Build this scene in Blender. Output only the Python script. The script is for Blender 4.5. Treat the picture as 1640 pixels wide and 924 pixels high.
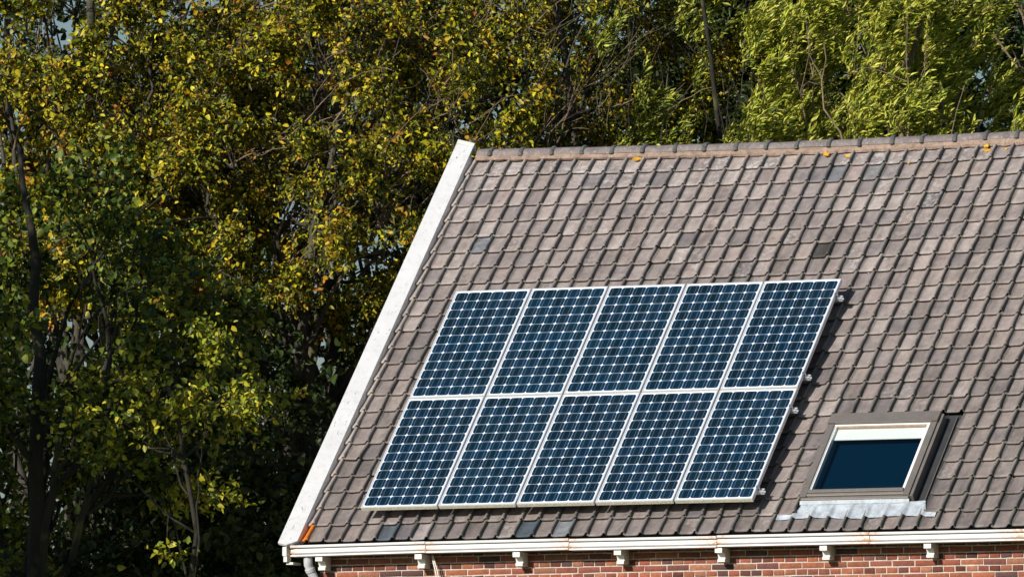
import bpy, math, random
import numpy as np
from mathutils import Matrix, Vector

for o in list(bpy.data.objects): bpy.data.objects.remove(o)
scene = bpy.context.scene
COL = scene.collection
rnd = random.Random(7)
R = math.radians

# ------------------------------------------------------------------ camera
CAM = Vector((46.0744, -99.7566, -5.6958))
YAW, PIT = R(24.0232), R(4.0719)
fw = Vector((-math.sin(YAW)*math.cos(PIT), math.cos(YAW)*math.cos(PIT), math.sin(PIT)))
rt = Vector((math.cos(YAW), math.sin(YAW), 0))
up = rt.cross(fw)
cd = bpy.data.cameras.new('camera'); cam = bpy.data.objects.new('camera', cd); COL.objects.link(cam)
cd.sensor_width = 36; cd.lens = 18188.3/1640*36; cd.clip_start = 1; cd.clip_end = 9000
cam.matrix_world = Matrix(((rt.x, up.x, -fw.x, CAM.x), (rt.y, up.y, -fw.y, CAM.y), (rt.z, up.z, -fw.z, CAM.z), (0, 0, 0, 1)))
scene.camera = cam

# ------------------------------------------------------------------ light
SUN = Vector((-0.30, -0.94, 0.47)).normalized()
ELEV = math.asin(SUN.z)
w = bpy.data.worlds.new('World'); scene.world = w; w.use_nodes = True
nt = w.node_tree; bg = nt.nodes['Background']
sky = nt.nodes.new('ShaderNodeTexSky'); sky.sky_type = 'NISHITA'; sky.sun_disc = False
sky.sun_elevation = ELEV; sky.sun_rotation = math.atan2(SUN.x, SUN.y)
sky.air_density = 1.15; sky.dust_density = 1.0; sky.ozone_density = 4.0
nt.links.new(sky.outputs[0], bg.inputs[0]); bg.inputs[1].default_value = 0.064
sd = bpy.data.lights.new('sun', 'SUN'); so = bpy.data.objects.new('sun', sd); COL.objects.link(so)
sd.energy = 5.0; sd.angle = R(0.5); sd.color = (1.0, 0.935, 0.85)
so.rotation_euler = (-SUN).to_track_quat('-Z', 'Y').to_euler()
vs = scene.view_settings
vs.view_transform = 'Standard'; vs.look = 'None'; vs.exposure = 0.08; vs.gamma = 1.0; vs.use_curve_mapping = False
scene.render.engine = 'CYCLES'
scene.cycles.transparent_max_bounces = 8
scene.cycles.max_bounces = 6

# ------------------------------------------------------------------ helpers
def tag(o, label=None, cat=None, group=None, kind=None):
    if label: o['label'] = label
    if cat: o['category'] = cat
    if group: o['group'] = group
    if kind: o['kind'] = kind
    return o

def empty(name, loc=(0, 0, 0), parent=None):
    o = bpy.data.objects.new(name, None); COL.objects.link(o); o.location = loc
    o.empty_display_size = 0.3
    if parent: o.parent = parent
    return o

def np_mesh(name, V, F, mat, parent=None, attrs=None, smooth=False, uv=None):
    """V (n,3); F (m,k) with one k, or list of such arrays."""
    me = bpy.data.meshes.new(name)
    if not isinstance(F, (list, tuple)): F = [F]
    F = [np.asarray(f, np.int32) for f in F if len(f)]
    V = np.asarray(V, np.float32)
    me.vertices.add(len(V)); me.vertices.foreach_set('co', V.ravel())
    idx = np.concatenate([f.ravel() for f in F])
    tot = np.concatenate([np.full(len(f), f.shape[1], np.int32) for f in F])
    st = np.concatenate([[0], np.cumsum(tot)[:-1]]).astype(np.int32)
    me.loops.add(len(idx)); me.loops.foreach_set('vertex_index', idx)
    me.polygons.add(len(tot)); me.polygons.foreach_set('loop_start', st)
    try: me.polygons.foreach_set('loop_total', tot)
    except Exception: pass
    if smooth: me.polygons.foreach_set('use_smooth', np.ones(len(tot), bool))
    me.update(calc_edges=True)
    for k, a in (attrs or {}).items():
        a = np.asarray(a, np.float32)
        if a.ndim == 2:
            at = me.attributes.new(k, 'FLOAT_COLOR', 'POINT')
            if a.shape[1] == 3: a = np.hstack([a, np.ones((len(a), 1), np.float32)])
            at.data.foreach_set('color', a.ravel())
        else:
            at = me.attributes.new(k, 'FLOAT', 'POINT'); at.data.foreach_set('value', a)
    if uv is not None:
        l = me.uv_layers.new(name='UVMap')
        l.data.foreach_set('uv', np.asarray(uv, np.float32)[idx].ravel())
    me.materials.append(mat)
    o = bpy.data.objects.new(name, me); COL.objects.link(o)
    if parent: o.parent = parent
    return o

class MB:
    """collects verts / faces of one mesh"""
    def __init__(s): s.v = []; s.f = []
    def add(s, vs_, fs):
        b = len(s.v); s.v += [tuple(p) for p in vs_]; s.f += [tuple(b+i for i in f) for f in fs]
        return s
    def box(s, a, b, M=None):
        x0, y0, z0 = a; x1, y1, z1 = b
        p = [(x, y, z) for z in (z0, z1) for y in (y0, y1) for x in (x0, x1)]
        if M is not None: p = [M(*q) for q in p]
        return s.add(p, [(0, 2, 3, 1), (4, 5, 7, 6), (0, 1, 5, 4), (2, 6, 7, 3), (0, 4, 6, 2), (1, 3, 7, 5)])
    def prism(s, poly, x0, x1, M, n=1):
        """poly [(a,b)] extruded along first axis; M(x,a,b)"""
        k = len(poly)
        xs = [x0+(x1-x0)*i/n for i in range(n+1)]
        vs_ = [M(x, a, b) for x in xs for a, b in poly]
        fs = [tuple(range(k))[::-1], tuple(n*k+i for i in range(k))]
        for j in range(n):
            fs += [(j*k+i, j*k+(i+1) % k, (j+1)*k+(i+1) % k, (j+1)*k+i) for i in range(k)]
        return s.add(vs_, fs)
    def tube(s, pts, rad, sides=10, cap=True):
        pts = [Vector(p) for p in pts]
        if not hasattr(rad, '__len__'): rad = [rad]*len(pts)
        vs_ = []
        for i, p in enumerate(pts):
            d = (pts[min(i+1, len(pts)-1)]-pts[max(i-1, 0)]).normalized()
            a = d.cross(Vector((0.13, 0.31, 0.94)) if abs(d.z) < .9 else Vector((1, 0, 0))).normalized(); b = d.cross(a)
            vs_ += [p+rad[i]*(math.cos(2*math.pi*k/sides)*a+math.sin(2*math.pi*k/sides)*b) for k in range(sides)]
        fs = [(i*sides+k, i*sides+(k+1) % sides, (i+1)*sides+(k+1) % sides, (i+1)*sides+k) for i in range(len(pts)-1) for k in range(sides)]
        if cap: fs += [tuple(range(sides))[::-1], tuple((len(pts)-1)*sides+k for k in range(sides))]
        return s.add(vs_, fs)
    def build(s, name, mat, parent=None, bevel=0, smooth=False, seg=2):
        me = bpy.data.meshes.new(name); me.from_pydata(s.v, [], s.f); me.materials.append(mat); me.update()
        o = bpy.data.objects.new(name, me); COL.objects.link(o)
        if parent: o.parent = parent
        if smooth:
            me.polygons.foreach_set('use_smooth', [True]*len(me.polygons))
            try: me.set_sharp_from_angle(angle=R(40))
            except Exception: pass
        if bevel:
            m = o.modifiers.new('bevel', 'BEVEL'); m.width = bevel; m.segments = seg; m.limit_method = 'ANGLE'; m.angle_limit = R(35)
        return o

# node helpers
def new_mat(name):
    m = bpy.data.materials.new(name); m.use_nodes = True
    return m, m.node_tree.nodes, m.node_tree.links, m.node_tree.nodes['Principled BSDF']
def noise(N, L, vec, scale, detail=4, rough=.55):
    n = N.new('ShaderNodeTexNoise'); n.inputs['Scale'].default_value = scale; n.inputs['Detail'].default_value = detail
    n.inputs['Roughness'].default_value = rough
    if vec is not None: L.new(vec, n.inputs['Vector'])
    return n.outputs['Fac']
def ramp(N, L, fac, stops):
    r = N.new('ShaderNodeValToRGB'); L.new(fac, r.inputs[0])
    e = r.color_ramp.elements
    while len(e) < len(stops): e.new(.5)
    for q, (p, c) in zip(e, stops):
        q.position = p; q.color = (c if hasattr(c, '__len__') else (c, c, c))+((1,) if hasattr(c, '__len__') else (1,)) if not hasattr(c, '__len__') else tuple(c)+(1,)
    return r.outputs[0]
def mix(N, L, fac, a, b, mode='MIX'):
    m = N.new('ShaderNodeMix'); m.data_type = 'RGBA'; m.blend_type = mode
    for i, v in ((0, fac), (6, a), (7, b)):
        if hasattr(v, 'links') or isinstance(v, bpy.types.NodeSocket): L.new(v, m.inputs[i])
        elif i == 0: m.inputs[0].default_value = v
        else: m.inputs[i].default_value = tuple(v)+(1,)
    return m.outputs[2]
def mth(N, L, op, a, b=None, c=None, clamp=False):
    m = N.new('ShaderNodeMath'); m.operation = op; m.use_clamp = clamp
    for i, v in enumerate((a, b, c)):
        if v is None: continue
        if isinstance(v, bpy.types.NodeSocket): L.new(v, m.inputs[i])
        else: m.inputs[i].default_value = v
    return m.outputs[0]
def attr(N, name):
    a = N.new('ShaderNodeAttribute'); a.attribute_name = name; return a
def coord(N, kind='Object'):
    return N.new('ShaderNodeTexCoord').outputs[kind]
def bump(N, L, h, strength, dist, bsdf):
    b = N.new('ShaderNodeBump'); b.inputs['Strength'].default_value = strength; b.inputs['Distance'].default_value = dist
    L.new(h, b.inputs['Height']); L.new(b.outputs[0], bsdf.inputs['Normal'])

# roof plane coordinates: X along the eaves, u up the slope, n off the plane (n = 0 is the face of the solar panels)
TH = R(44.9584); CT, ST = math.cos(TH), math.sin(TH)
def RP(X, u, n): return Vector((X, u*CT-n*ST, u*ST+n*CT))
XL, XR = -0.44, 9.60          # gable walls
XEND = 9.85
GZ = -7.30                    # ground level
WY = 0.02                     # front wall face
RY, RZ = 4.03, 3.735          # ridge line

# ------------------------------------------------------------------ materials
def mat_simple(name, col, rough=.6, metal=0, var=.15, scale=8, bmp=0, dirt=None, dirt_amt=.4, spec=.5):
    m, N, L, B = new_mat(name)
    v = coord(N)
    f = noise(N, L, v, scale, 5)
    lo = tuple(c*(1-var) for c in col); hi = tuple(min(1, c*(1+var)) for c in col)
    c = ramp(N, L, f, [(.3, lo), (.7, hi)])
    if dirt:
        g = noise(N, L, v, scale*3.3, 6, .7)
        k = ramp(N, L, g, [(.52, (0, 0, 0)), (.66, (dirt_amt,)*3)])
        c = mix(N, L, k, c, dirt)
    L.new(c, B.inputs['Base Color'])
    B.inputs['Roughness'].default_value = rough; B.inputs['Metallic'].default_value = metal
    B.inputs['Specular IOR Level'].default_value = spec
    if bmp: bump(N, L, noise(N, L, v, scale*12, 4), bmp, .01, B)
    return m

def mat_tile():
    m, N, L, B = new_mat('fired_clay_tile')
    v = coord(N)
    base = attr(N, 'col').outputs['Color']
    edge = attr(N, 'edge').outputs['Fac']; tr = attr(N, 'rand').outputs['Fac']
    # per tile offset of the noise so that no two tiles weather alike
    off = N.new('ShaderNodeCombineXYZ'); L.new(mth(N, L, 'MULTIPLY', tr, 37.0), off.inputs[0]); L.new(mth(N, L, 'MULTIPLY', tr, 91.0), off.inputs[1])
    va = N.new('ShaderNodeVectorMath'); va.operation = 'ADD'; L.new(v, va.inputs[0]); L.new(off.outputs[0], va.inputs[1]); vv = va.outputs[0]
    n1 = noise(N, L, vv, 9, 5, .6)
    c = mix(N, L, 1.0, base, ramp(N, L, n1, [(.25, (.70, .69, .70)), (.75, (1.18, 1.16, 1.14))]), 'MULTIPLY')
    n2 = noise(N, L, vv, 55, 4, .7)
    c = mix(N, L, 1.0, c, ramp(N, L, n2, [(.3, (.86, .86, .86)), (.7, (1.10, 1.10, 1.10))]), 'MULTIPLY')
    # dark soot blotches
    n3 = noise(N, L, vv, 16, 5, .75)
    c = mix(N, L, ramp(N, L, n3, [(.58, (0, 0, 0)), (.72, (.6,)*3)]), c, (.060, .053, .050))
    sp_ = N.new('ShaderNodeMapping'); sp_.inputs['Rotation'].default_value = (-TH, 0, 0); L.new(v, sp_.inputs[0])
    sp2 = N.new('ShaderNodeMapping'); sp2.inputs['Scale'].default_value = (1, .16, 1); L.new(sp_.outputs[0], sp2.inputs[0])
    sn = noise(N, L, sp2.outputs[0], 7, 5, .65)
    c = mix(N, L, 1.0, c, ramp(N, L, sn, [(.30, (.68, .66, .66)), (.5, (1, 1, 1)), (.72, (1.16, 1.15, 1.15))]), 'MULTIPLY')
    # pale lichen spots
    n4 = noise(N, L, vv, 34, 6, .8)
    c = mix(N, L, ramp(N, L, n4, [(.63, (0, 0, 0)), (.69, (.6,)*3)]), c, (.46, .44, .39))
    st = attr(N, 'stain').outputs['Fac']
    n5 = noise(N, L, vv, 15, 6, .75)
    k = mth(N, L, 'MULTIPLY', st, ramp(N, L, n5, [(.50, (0, 0, 0)), (.60, (.7,)*3)]))
    c = mix(N, L, k, c, (.54, .53, .53))
    # moss tint that also paints the shade on roll sides and under noses
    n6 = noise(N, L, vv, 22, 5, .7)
    moss_shade = mix(N, L, n6, (.022, .034, .036), (.060, .078, .055))
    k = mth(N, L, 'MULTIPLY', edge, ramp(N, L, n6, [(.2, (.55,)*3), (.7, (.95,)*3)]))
    c = mix(N, L, k, c, moss_shade)
    L.new(c, B.inputs['Base Color']); B.inputs['Roughness'].default_value = .72; B.inputs['Specular IOR Level'].default_value = .35
    bump(N, L, mth(N, L, 'ADD', n2, n1), .5, .006, B)
    return m

def mat_leaf(name, trans=.35, rough=.45):
    m, N, L, B = new_mat(name)
    c = attr(N, 'col').outputs['Color']
    L.new(c, B.inputs['Base Color']); B.inputs['Roughness'].default_value = rough; B.inputs['Specular IOR Level'].default_value = .35
    t = N.new('ShaderNodeBsdfTranslucent'); L.new(c, t.inputs[0])
    mx = N.new('ShaderNodeMixShader'); mx.inputs[0].default_value = trans
    L.new(B.outputs[0], mx.inputs[1]); L.new(t.outputs[0], mx.inputs[2])
    L.new(mx.outputs[0], N['Material Output'].inputs['Surface'])
    return m

def mat_bark(name, a, b):
    m, N, L, B = new_mat(name)
    v = coord(N)
    mp = N.new('ShaderNodeMapping'); mp.inputs['Scale'].default_value = (1, 1, .35); L.new(v, mp.inputs[0])
    f = noise(N, L, mp.outputs[0], 9, 6, .7)
    c = ramp(N, L, f, [(.32, a), (.68, b)])
    g = noise(N, L, v, 3, 4)
    c = mix(N, L, ramp(N, L, g, [(.55, (0, 0, 0)), (.7, (.6,)*3)]), c, (.13, .13, .04))
    L.new(c, B.inputs['Base Color']); B.inputs['Roughness'].default_value = .85
    bump(N, L, noise(N, L, mp.outputs[0], 40, 5), .6, .02, B)
    return m

def mat_brick():
    m, N, L, B = new_mat('red_brick')
    v = coord(N); c = attr(N, 'col').outputs['Color']
    f = noise(N, L, v, 26, 6, .75)
    c = mix(N, L, 1.0, c, ramp(N, L, f, [(.25, (.55, .5, .5)), (.7, (1.25, 1.2, 1.15))]), 'MULTIPLY')
    g = noise(N, L, v, 70, 4, .7)
    c = mix(N, L, ramp(N, L, g, [(.6, (0, 0, 0)), (.72, (.6,)*3)]), c, (.05, .035, .03))
    L.new(c, B.inputs['Base Color']); B.inputs['Roughness'].default_value = .85
    bump(N, L, g, .6, .006, B)
    return m

def mat_paint(name, col, flake=.5, rust=False, L0=0):
    m, N, L, B = new_mat(name)
    v = coord(N)
    f = noise(N, L, v, 3, 4)
    c = ramp(N, L, f, [(.3, tuple(x*.90 for x in col)), (.7, col)])
    mp = N.new('ShaderNodeMapping'); mp.inputs['Rotation'].default_value = (-TH, 0, 0); L.new(v, mp.inputs[0])
    mp2 = N.new('ShaderNodeMapping'); mp2.inputs['Scale'].default_value = (1, .3, 1); L.new(mp.outputs[0], mp2.inputs[0])
    g = noise(N, L, mp2.outputs[0] if not rust else v, 38, 5, .75); h = noise(N, L, v, 1.9, 3)
    k = mth(N, L, 'MULTIPLY', ramp(N, L, g, [(.61, (0, 0, 0)), (.66, (1, 1, 1))]), ramp(N, L, h, [(.42, (0, 0, 0)), (.62, (flake,)*3)]))
    c = mix(N, L, k, c, (.20, .17, .14))
    d = noise(N, L, v, 14, 5, .7)
    c = mix(N, L, ramp(N, L, d, [(.5, (0, 0, 0)), (.8, (.35 if rust else .6,)*3)]), c, (.44, .44, .43))
    if rust:
        s = N.new('ShaderNodeSeparateXYZ'); L.new(v, s.inputs[0])
        near = mth(N, L, 'SUBTRACT', 1.0, mth(N, L, 'MULTIPLY', mth(N, L, 'MINIMUM', s.outputs[0], mth(N, L, 'MULTIPLY', mth(N, L, 'SUBTRACT', L0, s.outputs[0]), .55)), 6.5, clamp=True), clamp=True)
        rr = noise(N, L, v, 25, 5, .7)
        k = mth(N, L, 'MULTIPLY', near, ramp(N, L, rr, [(.44, (0, 0, 0)), (.62, (1, 1, 1))]))
        c = mix(N, L, k, c, mix(N, L, rr, (.55, .10, .02), (.80, .42, .12)))
    L.new(c, B.inputs['Base Color']); B.inputs['Roughness'].default_value = .5
    bump(N, L, g, .15, .004, B)
    return m

def mat_cell():
    m, N, L, B = new_mat('silicon_cell')
    uvn = N.new('ShaderNodeUVMap'); s = N.new('ShaderNodeSeparateXYZ'); L.new(uvn.outputs[0], s.inputs[0])
    x = s.outputs[0]; y = s.outputs[1]
    rn = attr(N, 'rand').outputs['Fac']
    dx = mth(N, L, 'ABSOLUTE', mth(N, L, 'SUBTRACT', x, .5)); dy = mth(N, L, 'ABSOLUTE', mth(N, L, 'SUBTRACT', y, .5))
    d = mth(N, L, 'MAXIMUM', dx, mth(N, L, 'MULTIPLY', dy, .93))
    v = coord(N); nz = noise(N, L, v, 7, 3)
    dd = mth(N, L, 'ADD', d, mth(N, L, 'MULTIPLY', mth(N, L, 'SUBTRACT', nz, .5), .12))
    c = ramp(N, L, dd, [(.28, (.0006, .0135, .0250)), (.50, (.0012, .036, .096))])
    c = mix(N, L, 1.0, c, ramp(N, L, rn, [(0, (.7, .75, .7)), (1, (1.35, 1.25, 1.3))]), 'MULTIPLY')
    oi = N.new('ShaderNodeObjectInfo'); c = mix(N, L, 1.0, c, ramp(N, L, oi.outputs['Random'], [(0, (.74, .80, .84)), (1, (1.08, 1.04, 1.02))]), 'MULTIPLY')
    dn = noise(N, L, v, 2.3, 4, .6); c = mix(N, L, ramp(N, L, dn, [(.4, (0, 0, 0)), (.75, (.05,)*3)]), c, (.12, .15, .17))
    # two silver busbars
    bar = mth(N, L, 'ABSOLUTE', mth(N, L, 'SUBTRACT', dx, .255))
    k = mth(N, L, 'LESS_THAN', bar, .010)
    c = mix(N, L, mth(N, L, 'MULTIPLY', k, .62), c, (.22, .36, .50))
    L.new(c, B.inputs['Base Color']); B.inputs['Roughness'].default_value = .35
    B.inputs['Coat Weight'].default_value = .7; B.inputs['Coat Roughness'].default_value = .04; B.inputs['Coat IOR'].default_value = 1.35
    B.inputs['Specular IOR Level'].default_value = .3
    return m

def mat_glass():
    m, N, L, B = new_mat('window_glass')
    t = N.new('ShaderNodeBsdfTransparent'); t.inputs[0].default_value = (.95, .98, .985, 1)
    g = N.new('ShaderNodeBsdfGlossy'); g.inputs['Roughness'].default_value = .01; g.inputs[0].default_value = (.85, .95, 1, 1)
    lw = N.new('ShaderNodeLayerWeight'); lw.inputs[0].default_value = .5
    fr = mth(N, L, 'ADD', .022, mth(N, L, 'POWER', lw.outputs['Facing'], 4.0), clamp=True)
    mx = N.new('ShaderNodeMixShader'); L.new(fr, mx.inputs[0]); L.new(t.outputs[0], mx.inputs[1]); L.new(g.outputs[0], mx.inputs[2])
    L.new(mx.outputs[0], N['Material Output'].inputs['Surface'])
    return m

M = dict(
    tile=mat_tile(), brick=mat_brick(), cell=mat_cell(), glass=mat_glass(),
    mortar=mat_simple('lime_mortar', (.56, .50, .43), .9, var=.18, scale=18, bmp=.5, dirt=(.25, .2, .16), dirt_amt=.5),
    ridge=mat_simple('ridge_clay', (.175, .148, .145), .7, var=.28, scale=9, bmp=.4, dirt=(.34, .33, .32), dirt_amt=.6),
    ridgemortar=mat_simple('ridge_mortar', (.34, .25, .195), .9, var=.3, scale=16, bmp=.9, dirt=(.20, .12, .09), dirt_amt=.9),
    collar=mat_simple('mossy_clay_collar', (.095, .095, .092), .8, var=.5, scale=30, bmp=.4, dirt=(.3, .3, .26)),
    board=mat_paint('flaking_white_paint', (.72, .735, .75), 1.6),
    white=mat_paint('white_paint', (.78, .77, .73), .3),
    under=mat_simple('bitumen_underlay', (.02, .02, .022), .9),
    alu=mat_simple('anodised_aluminium', (.68, .72, .77), .38, metal=.35, var=.05, scale=4),
    aludirty=mat_simple('lichen_coated_aluminium', (.62, .60, .50), .6, metal=.1, var=.2, scale=30, dirt=(.32, .28, .05), dirt_amt=.95),
    back=mat_simple('white_backsheet', (.74, .78, .82), .35, var=.03, scale=3, spec=.5),
    steel=mat_simple('bright_steel', (.75, .77, .78), .22, metal=.9, var=.1, scale=20),
    dark=mat_simple('black_rubber', (.03, .03, .032), .6),
    cover=mat_simple('grey_brown_aluminium_cover', (.165, .150, .138), .42, metal=.15, var=.08, scale=6, dirt=(.30, .28, .25), dirt_amt=.25),
    chan=mat_simple('dark_flashing', (.045, .047, .05), .5, metal=.2),
    sash=mat_simple('white_sash', (.80, .80, .78), .35, var=.03),
    blind=mat_simple('cream_blind', (.72, .72, .68), .8, var=.03),
    pine=mat_simple('pine_wood', (.36, .25, .19), .5, var=.2, scale=20),
    lead=mat_simple('lead_sheet', (.36, .41, .46), .5, var=.3, scale=12, bmp=.2, dirt=(.62, .64, .65), dirt_amt=.5),
    room=mat_simple('painted_dim_room_blue', (.0001, .011, .025), .9, var=.05, spec=.0),
    reveal=mat_simple('shade_teal_reveal', (.008, .14, .18), .8, var=.05, spec=.1),
    cable=mat_simple('white_cable', (.75, .73, .68), .5, var=.1),
    pvc=mat_simple('grey_white_pipe', (.50, .51, .54), .5, var=.12, scale=6),
    orange=mat_simple('orange_clay', (.72, .19, .02), .6, var=.15, scale=20),
    lichen=mat_simple('orange_lichen', (.62, .33, .03), .95, var=.45, scale=40),
    barkA=mat_bark('grey_bark', (.022, .019, .015), (.080, .068, .052)),
    barkB=mat_bark('pale_twig_bark', (.10, .07, .045), (.27, .20, .13)),
    barkD=mat_bark('dark_bark', (.012, .011, .008), (.030, .026, .018)),
    leafA=mat_leaf('broad_leaf', .16), leafB=mat_leaf('autumn_leaf', .20), leafW=mat_leaf('willow_leaf', .22, .5),
    grass=mat_simple('grass', (.06, .09, .025), .9, var=.4, scale=.6),
)

# ------------------------------------------------------------------ ground
g = MB().add([(-3000, -3000, GZ), (3000, -3000, GZ), (3000, 3000, GZ), (-3000, 3000, GZ)], [(0, 1, 2, 3)]).build('ground', M['grass'])
tag(g, kind='structure')

# ------------------------------------------------------------------ house
HX, HY = 4.5, 4.03
house = empty('brick_house', (HX, HY, GZ))
tag(house, 'red brick house with weathered grey pantile roof, white gutter and white barge board', 'house')
HO = Vector((HX, HY, GZ))
def hp(*p): return Vector(p)-HO
def HM(x, y, z): return Vector((x, y, z))-HO
def RH(X, u, n): return RP(X, u, n)-HO

# --- wall: mortar body and every brick of the street side
wl = MB()
wl.box((XL, WY+.005, GZ), (XR, 8.04, -.44), HM)
wl.prism([(WY+.06, -.44), (8.0, -.44), (4.03, 3.48)], XL, XL+.25, HM)
wl.prism([(WY+.06, -.44), (8.0, -.44), (4.03, 3.48)], XR-.25, XR, HM)
wall = wl.build('wall', M['mortar'], house)
def bricks():
    V = []; F = []; C = []
    rs = np.random.RandomState(3)
    pal = np.array([(.29, .085, .05), (.33, .115, .06), (.25, .080, .055), (.18, .065, .055), (.10, .048, .045), (.34, .15, .09)])
    pr = np.array([.28, .22, .2, .14, .08, .08])
    ztop = -.558+.0625*2; k = 0
    while ztop-.0625*k > GZ+.05:
        zt = ztop-.0625*k; header = (k % 2 == 0)
        L = .1163 if header else .2326
        x = XL-(.0 if header else (.058 if (k//2) % 2 else .174))+.0
        while x < XR:
            x0 = max(x+.0053, XL-.004); x1 = min(x+L-.0053, XR+.004)
            if x1-x0 > .03:
                j = rs.normal(0, .0016, (8, 3)); j[:, 1] = rs.normal(0, .0018)+rs.normal(0, .0006, 8)
                z0 = zt-.0510; z1 = zt
                yf = WY-.002; yb = WY+.05; e = .003
                p = np.array([(x0, yb, z0), (x1, yb, z0), (x1, yb, z1), (x0, yb, z1), (x0, yf, z0), (x1, yf, z0), (x1, yf, z1), (x0, yf, z1)])
                pf = p[4:]+j[4:]
                rim = pf.copy(); rim[:, 1] += e                                   # soft arris
                inn = pf.copy(); cx = inn.mean(0); inn[:, 0] += np.sign(cx[0]-inn[:, 0])*.0035; inn[:, 2] += np.sign(cx[2]-inn[:, 2])*.0035
                b = len(V)
                V.extend((p[:4]).tolist()+rim.tolist()+inn.tolist())
                for q in range(4):
                    r_ = (q+1) % 4
                    F.append((b+q, b+r_, b+4+r_, b+4+q)); F.append((b+4+q, b+4+r_, b+8+r_, b+8+q))
                F.append((b+8, b+9, b+10, b+11))
                c = pal[rs.choice(6, p=pr)]*rs.uniform(.72, 1.12)
                if header and rs.rand() < .22: c = c*.45
                C.extend([c]*12)
            x += L
        k += 1
    V = np.array(V)-np.array(HO)
    np_mesh('brickwork', V, np.array(F), M['brick'], wall, {'col': np.array(C)})
bricks()

# --- roof deck (under the tiles) both slopes
N_PAN = -.200
dk = MB()
dk.prism([(-.20, N_PAN-.035), (2.0, N_PAN-.040), (5.45, N_PAN-.085), (5.45, N_PAN-.14), (-.20, N_PAN-.09)], XL-.22, XEND, lambda x, a, b: RH(x, a, b))

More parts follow.
